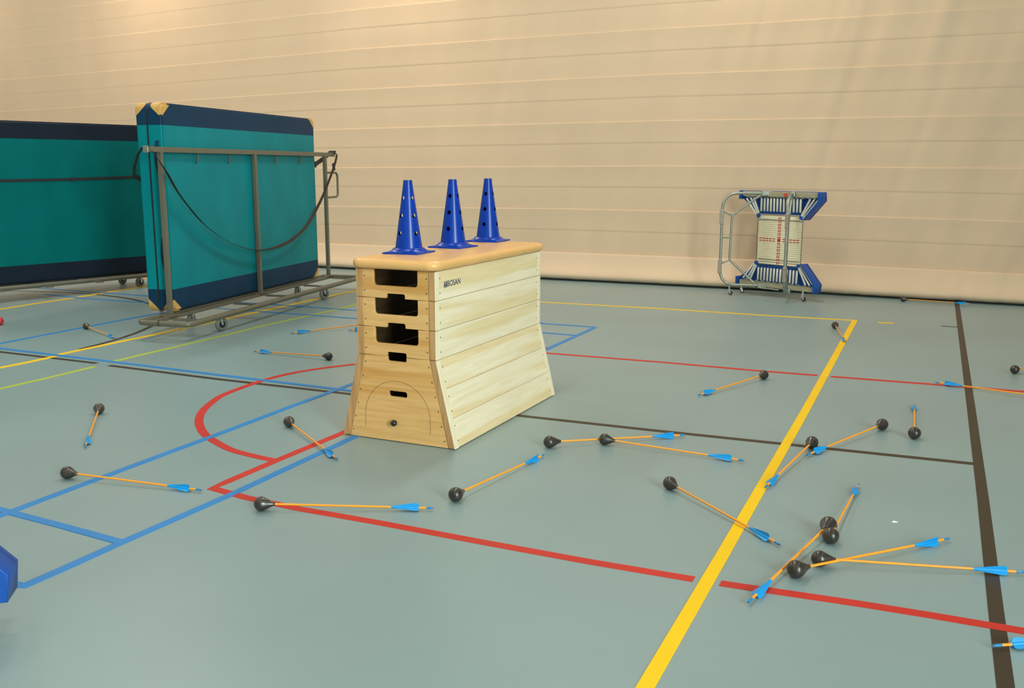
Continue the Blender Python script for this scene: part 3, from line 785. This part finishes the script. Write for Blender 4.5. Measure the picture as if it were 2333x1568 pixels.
# ------------------------------------------------------------------ folded minitrampolines (local: x along the frame, y = depth (+ towards the viewer), z up)
def trampoline(loc, ang, label):
    t = empty('mini_trampoline', loc, ang); T(t, label, 'trampoline')
    # frame: rails top and bottom with end pieces
    for z in (1.196, .139):
        bm = bmesh.new(); box(bm, (.515, 0, z), (1.03, .05, .06), bevel=.006, seg=2); fin('frame_rail', bm, M['framerail'], t)
        bm = bmesh.new(); s = 1 if z > 1 else -1
        pts = [(.04+.042*i, .030 if i % 2 else .022, z-s*(.030+(.012 if i % 2 else -.004))) for i in range(24)]
        tube(bm, pts, .0055, 6); fin('lacing_hook_row', bm, M['galv'], t)
    # side tubes of the frame lie folded back behind the pads
    for top in (True, False):
        f = (lambda z: z) if top else (lambda z: 1.335-z)
        # pad: trapezoid sheet with chamfered outer corner, thick
        pts = [(-.055, f(1.232)), (1.075, f(1.232)), (1.085, f(1.135)), (.885, f(.915)), (.845, f(.915)), (.83, f(.965)), (.19, f(.965)), (-.03, f(1.13))]
        plate('edge_pad', [pts], .035, M['pad'], t, lambda x, z, d: Vector((x, -.05+d, z)), .004)
        bm = bmesh.new()                                       # folded-over valance at the right end
        v = [(1.045, f(1.232)), (1.075, f(1.232)), (1.085, f(1.135)), (.885, f(.915)), (.860, f(.915)), (1.04, f(1.12))]
        bm.free()
        plate('pad_valance', [v], .11, M['pad'], t, lambda x, z, d: Vector((x, .005+d, z)), .004)
        plate('pad_valance', [[(-.055, f(1.232)), (-.02, f(1.232)), (-.02, f(1.13)), (-.055, f(1.13))]], .08, M['pad'], t, lambda x, z, d: Vector((x, -.01+d, z)), .004)
        for k in range(13):
            x0 = .262+.0445*k; bm = bmesh.new()
            tube(bm, [(x0, .02, f(1.150)), (x0+.003, .014, f(1.145)), (x0+.004, .012, f(1.005)), (x0+.004, .012, f(.995))], .012, 8, rr=[.007, .0125, .0125, .007])
            fin('rubber_cable', bm, M['cord'], t, 50)
        for (xa, za, xb, zb) in ((.06, 1.14, .20, .955), (.115, 1.15, .225, .965), (.16, 1.15, .24, .975), (.93, 1.15, .825, .965), (.985, 1.15, .835, .955), (1.03, 1.14, .85, .93)):
            bm = bmesh.new(); tube(bm, [(xa, .025, f(za)), (xb, .02, f(zb))], .011, 8); fin('rubber_cable', bm, M['cord'], t, 50)
        bm = bmesh.new()                                       # dark lace joining cables to the bed
        pts = []
        for k in range(27):
            pts.append((.262+.0222*k, .012, f(.990 if k % 2 else .968)))
        tube(bm, pts, .006, 6); fin('lace', bm, M['pad'], t)
        for xx in (.235, .822):
            bm = bmesh.new(); lathe(bm, [(.0, -.012), (.024, -.008), (.024, .008), (.0, .012)], 14, 'Y', Matrix.Translation((xx, .02, f(.945)))); fin('corner_ring', bm, M['pad'], t, 40)
    bm = bmesh.new(); box(bm, (.528, .0, .6675), (.60, .008, .575), bevel=.002, seg=1); fin('jumping_bed', bm, M['bed'], t)
    bm = bmesh.new()
    for i in range(22): box(bm, (.528, .0055, .41+.0235*i), (.555, .004, .0125))
    o = fin('bed_webbing', bm, M['bedstrip'], t); o['kind'] = 'stuff'
    for z in (.925, .410):
        bm = bmesh.new(); box(bm, (.528, .005, z), (.60, .005, .05)); fin('bed_hem', bm, M['bedstrip'], t)
    bm = bmesh.new()
    for i in range(28):
        for z in (.896, .955, .439, .380): box(bm, (.245+.021*i, .0085, z), (.012, .003, .006))
    for i in range(24):
        for xx in (.222, .838): box(bm, (xx, .006, .40+.0235*i), (.008, .006, .012), Matrix.Rotation(.5, 3, 'Y'))
    o = fin('dark_stitching', bm, M['dkstitch'], t); o['kind'] = 'stuff'
    bm = bmesh.new()
    for i in range(12):
        if i != 5 and i != 6:
            for z in (.658, .684): box(bm, (.272+.0465*i, .009, z), (.030, .003, .010))
    for i in range(15):
        for xx in (.517, .541): box(bm, (xx, .009, .405+.037*i), (.010, .003, .026))
    box(bm, (.529, .009, .671), (.035, .003, .034))
    o = fin('red_cross_stitching', bm, M['redstitch'], t); o['label'] = 'red cross marking the centre of the bed'; o['kind'] = 'stuff'
    bm = bmesh.new(); box(bm, (.60, .028, 1.19), (.04, .006, .04)); fin('sticker', bm, M['redlabel'], t)
    # leg loops
    def loop(h, d, reach, zt_, zb_, brace, zk):
        d = Vector(d).normalized(); H = Vector((h, .02, 0))
        def P(s, z): return (H + Vector((d.x, d.y, 0))*s + Vector((0, 0, z)))
        lg = empty('leg_frame', (0, 0, 0)); lg.parent = t
        bm = bmesh.new(); tube(bm, fillet([P(-.02, zt_), P(reach, zt_), P(reach, zb_), P(-.02, zb_)], .19, 9), .0165, 12); fin('leg_tube', bm, M['galv'], lg, 40)
        bm = bmesh.new(); tube(bm, fillet([P(.07, zt_-.02), P(brace, zk[0]), P(brace+.01, zk[1]), P(.10, zb_+.03)], .03, 4), .013, 10); fin('brace_tube', bm, M['galv'], lg, 40)
        bm = bmesh.new()
        for z1, z2 in ((zk[0]+.05, zk[0]), ((zk[0]+zk[1])/2, (zk[0]+zk[1])/2), (zk[1]-.05, zk[1])):
            tube(bm, [P(reach, z1), P(brace, z2)], .010, 8)
        fin('brace_link', bm, M['galv'], lg, 40)
        for zc_ in (zt_-.28, zb_+.22):
            bm = bmesh.new(); box(bm, P(reach+.004, zc_), (.045, .045, .17), Matrix.Rotation(math.atan2(d.y, d.x), 3, 'Z'), .006, 1); fin('leg_sleeve', bm, M['bracket'], lg)
        for z in (zt_, zb_):
            bm = bmesh.new(); box(bm, P(.0, z), (.12, .05, .06), Matrix.Rotation(math.atan2(d.y, d.x), 3, 'Z'), .008, 2); fin('hinge', bm, M['galv'], lg)
    loop(.34, (-.757, .653), .50, 1.205, .125, .385, (.945, .425))
    loop(.70, (.46, .89), .36, 1.20, .10, .27, (.90, .40))
    bm = bmesh.new(); tube(bm, [(-.02, .05, .10), (.60, .06, .10)], .007, 8); fin('lower_bar', bm, M['galv'], t)
    for (cx_, cy_, rt) in ((.034, .247, 2.6), (.01, -.01, 2.4), (.905, .03, 2.8)):
        c = empty('caster', (cx_, cy_, 0), rt); c.parent = t; r = .024
        bm = bmesh.new(); lathe(bm, [(0, -.009), (r-.004, -.009), (r, -.005), (r, .005), (r-.004, .009), (0, .009)], 18, 'Y', Matrix.Translation((-.015, 0, r))); fin('wheel', bm, M['hub'], c, 40)
        bm = bmesh.new()
        for s in (-1, 1): box(bm, (-.008, s*.012, .036), (.018, .003, .04), Matrix.Rotation(.35, 3, 'Y'))
        tube(bm, [(0, 0, .052), (0, 0, .118)], .011, 10); box(bm, (0, 0, .053), (.032, .028, .006))
        fin('caster_fork', bm, M['chrome'], c)
    return t
# frame direction e=(.888,-.46), towards viewer m=(-.46,-.888): x = e, y = m is a left handed pair, so build mirrored across y
def mirror_tree(root):
    """turn depth to the viewer's side: y -> -y in the meshes and child offsets"""
    seen = set()
    def rec(o):
        for ch in o.children:
            ch.location.y *= -1; ch.rotation_euler.z *= -1
            if ch.type == 'MESH' and ch.data.name not in seen:
                seen.add(ch.data.name)
                for v in ch.data.vertices: v.co.y *= -1
                ch.data.flip_normals()
            rec(ch)
    rec(root)
bpy.context.view_layer.update()
tr = trampoline((-2.13, 11.65, 0), math.atan2(-.46, .888), 'folded mini trampoline standing on edge by the curtain, blue pads and red cross bed')
bpy.context.view_layer.update(); mirror_tree(tr)
# second one mostly outside the frame at lower left
def copy_rec(o, parent, children):
    c = o.copy(); COL.objects.link(c); c.parent = parent
    for ch in children.get(o.name, []): copy_rec(ch, c, children)
    return c
kids = {}
for o in bpy.data.objects:
    if o.parent: kids.setdefault(o.parent.name, []).append(o)
tr2 = copy_rec(tr, None, kids)
e2d = Vector((.80, .60)); pc = Vector((-2.705, 2.035))
o2 = pc - e2d*1.08
tr2.location = (o2.x, o2.y, 0); tr2.rotation_euler = (0, 0, math.atan2(e2d.y, e2d.x))
T(tr2, 'blue padded corner of another trampoline cut off at the lower left edge', 'trampoline')

# ------------------------------------------------------------------ arrows
def arrow_meshes():
    out = []
    bm = bmesh.new(); r = .0325                                   # bulb centred at x = 0, shaft towards +x
    prof = [(0, -r)] + [(r*math.sin(math.radians(a)), -r*math.cos(math.radians(a))) for a in range(15, 121, 15)]
    prof += [(.0225, .028), (.0155, .041), (.0095, .054), (.0072, .062), (0, .062)]
    lathe(bm, prof, 24, 'X'); bmesh.ops.remove_doubles(bm, verts=bm.verts, dist=1e-5); bmesh.ops.recalc_face_normals(bm, faces=bm.faces)
    me = bpy.data.meshes.new('bulb_tip'); bm.to_mesh(me); bm.free(); me.materials.append(M['bulb']); me.polygons.foreach_set('use_smooth', [True]*len(me.polygons)); out.append(('bulb_tip', me))
    bm = bmesh.new(); tube(bm, [(.055, 0, 0), (.755, 0, 0)], .0048, 10); me = bpy.data.meshes.new('shaft'); bm.to_mesh(me); bm.free(); me.materials.append(M['shaft'])
    me.polygons.foreach_set('use_smooth', [True]*len(me.polygons)); me.set_sharp_from_angle(angle=.8); out.append(('shaft', me))
    bm = bmesh.new(); tube(bm, [(.583, 0, 0), (.588, 0, 0), (.705, 0, 0), (.709, 0, 0)], .006, 10, rr=[.0049, .0060, .0060, .0049]); me = bpy.data.meshes.new('vane_sleeve'); bm.to_mesh(me); bm.free(); me.materials.append(M['vane'])
    me.polygons.foreach_set('use_smooth', [True]*len(me.polygons)); out.append(('vane_sleeve', me))
    for q in range(3):
        a = math.radians(90+120*q); bm = bmesh.new(); c, s = math.cos(a), math.sin(a)
        pr = [(.585, .003), (.605, .008), (.645, .0145), (.688, .0205), (.700, .0205), (.707, .016), (.708, .003)]
        A = [bm.verts.new((x, h*c-.0006*s, h*s+.0006*c)) for x, h in pr]; B = [bm.verts.new((x, h*c+.0006*s, h*s-.0006*c)) for x, h in pr]
        bm.faces.new(A); bm.faces.new(B)
        for k in range(len(A)): bm.faces.new((A[k], A[(k+1) % len(A)], B[(k+1) % len(A)], B[k]))
        bmesh.ops.recalc_face_normals(bm, faces=bm.faces)
        me = bpy.data.meshes.new('vane'); bm.to_mesh(me); bm.free(); me.materials.append(M['vane']); out.append(('vane', me))
    bm = bmesh.new(); tube(bm, [(.742, 0, 0), (.747, 0, 0), (.762, 0, 0), (.768, 0, 0)], .005, 10, rr=[.0048, .0055, .0052, .004]); box(bm, (.771, 0, .0025), (.008, .006, .0018)); box(bm, (.771, 0, -.0025), (.008, .006, .0018))
    me = bpy.data.meshes.new('nock'); bm.to_mesh(me); bm.free(); me.materials.append(M['nock']); out.append(('nock', me))
    return out
AM = arrow_meshes()
def arrow(head, tail, label, roll=0, sc=None, ztail=.013, L=None):
    """head = pixel of the bulb's centre, tail = pixel of the nock's end (or a 3D point)"""
    k = 1.0
    for _ in range(3):
        h = G(*head, .0325*k) if len(head) == 2 else Vector(head)
        q = G(*tail, ztail) if len(tail) == 2 else Vector(tail)
        k = sc or (q-h).length/.775
    h.z = .0325*k
    d = (q-h); e = d.normalized(); yv = Vector((0, 0, 1)).cross(e).normalized(); zv = e.cross(yv)
    m_ = Matrix((e, yv, zv)).transposed().to_4x4()
    o = empty('foam_tip_arrow', h); o.rotation_euler = (m_ @ Matrix.Rotation(roll, 4, 'X')).to_euler(); o.scale = (k, k, k)
    T(o, label, 'arrow', 'orange arrows with black bulb tips on the floor')
    for nme, me in AM: link(nme, me, o)
    return o
arrow((153, 1077), (460, 1117), 'arrow left of the red corner, crossing a blue line, bulb at left', .1)
arrow((595, 1148), (988, 1158), 'arrow whose bulb lies on the red foreground line below the vaulting box', -.15)
arrow((1038, 1127), (1240, 1036), 'arrow slanting up right just below the vaulting box front corner', .3)
arrow((1252, 1007), (1560, 991), 'arrow lying behind a second bulb, its vanes touching the thin dark line', .2)
arrow((1377.5, 1001), (1696, 1050), 'arrow with bulb resting against the shaft of another, right of the box', -.1)
arrow((1526, 1101), (1778, 1242), 'arrow crossing the thick yellow line, bulb on the left side of it', .0)
arrow((1867, 1273), (2335, 1304), 'nearest arrow on the right, its vanes over the thick dark line', .1, sc=None)
arrow((1813.5, 1297), (2163, 1227), 'arrow crossing under another one, bulb lowest of the right cluster', .35)
arrow((1892.5, 1221), (1957, 1103), 'arrow pointing away up right from the touching pair of bulbs', .5)
arrow((1887.5, 1196), (1704, 1373), 'arrow with vanes down left over the red line, bulb behind another bulb', -.4)
arrow((1850, 1008), (1743, 1111), 'arrow with its vanes on the thick yellow line and bulb at the thin dark line', -.5)
arrow((2010, 967), (1838, 1037), 'arrow slanting down left towards a bulb, between yellow and dark thick lines', .2)
arrow((2083.5, 987), (2083, 920), 'arrow pointing straight away, beside the thick dark line', .4)
arrow((1740.5, 854), (1590, 901), 'arrow right of the box with bulb touching the far red line', .3)
arrow((225.5, 931), (194, 1018), 'arrow alone on the left, bulb at the back, vanes towards the viewer', .2)
arrow((658.5, 961), (769, 1047), 'arrow inside the red half circle, vanes over the red line', -.2)
arrow((749, 812), (578, 800), 'arrow lying level left of the box, bulb at right', .2)
arrow((196, 743), (263, 770), 'small distant arrow on the left, bulb on a blue line', .1)
arrow((1902.5, 741), (1926, 779), 'small distant arrow with vanes on the yellow line near its corner', .1)
arrow((2057.5, 681.5), (2215, 692.5), 'arrow lying along the foot of the curtain', .2, ztail=.03)
h = G(662, 759.5, .013); d = (G(808, 741, .03)-h).normalized(); arrow(tuple(h+d*.775), (662, 759.5), 'distant arrow half hidden behind the box, shaft showing', .2)
h = G(793.5, 753, .013); d = (G(850, 744, .03)-h).normalized(); arrow(tuple(h+d*.775), (793.5, 753), 'arrow of which only the nock shows left of the box', .2)
h = G(2312, 842, .0325); d = (G(2345, 836, .03)-h).normalized(); arrow((2312, 842), tuple(Vector((h.x, h.y, .013))+Vector((d.x, d.y, 0)).normalized()*.775), 'arrow at the right edge with only its bulb in view', .2)
h = G(2130, 871, .013); d = (G(2333, 899, .025)-h).normalized(); q = h+d*.775; arrow((q.x, q.y, .0325), (2130, 871), 'arrow running out at the right edge along the far red line', .2)
h = G(2260, 1472, .013); d = (G(2345, 1466, .015)-h).normalized(); q = h+d*.775; arrow((q.x, q.y, .0325), (2260, 1472), 'vanes of an arrow cut off at the lower right edge, over the dark line', .2)

# ------------------------------------------------------------------ small things
bm = bmesh.new(); bmesh.ops.create_uvsphere(bm, u_segments=24, v_segments=16, radius=.04)
o = fin('ball', bm, M['redball'], None, 180); p = G(-1.5, 731.5, .04); o.location = p
T(o, 'small red ball just peeping in at the left edge', 'ball')
bm = bmesh.new(); p = G(2038, 1190, .002)
v = [bm.verts.new(p+Vector(q)) for q in ((-.012, -.004, -.0015), (.010, -.006, 0), (.014, .002, .001), (-.004, .006, .003))]; bm.faces.new(v)
r = bmesh.ops.extrude_face_region(bm, geom=list(bm.faces)); bmesh.ops.translate(bm, verts=[g for g in r['geom'] if isinstance(g, bmesh.types.BMVert)], vec=(0, 0, .0012))
T(fin('paper_scrap', bm, M['paper']), 'tiny white scrap on the floor left of the thick dark line', 'scrap')
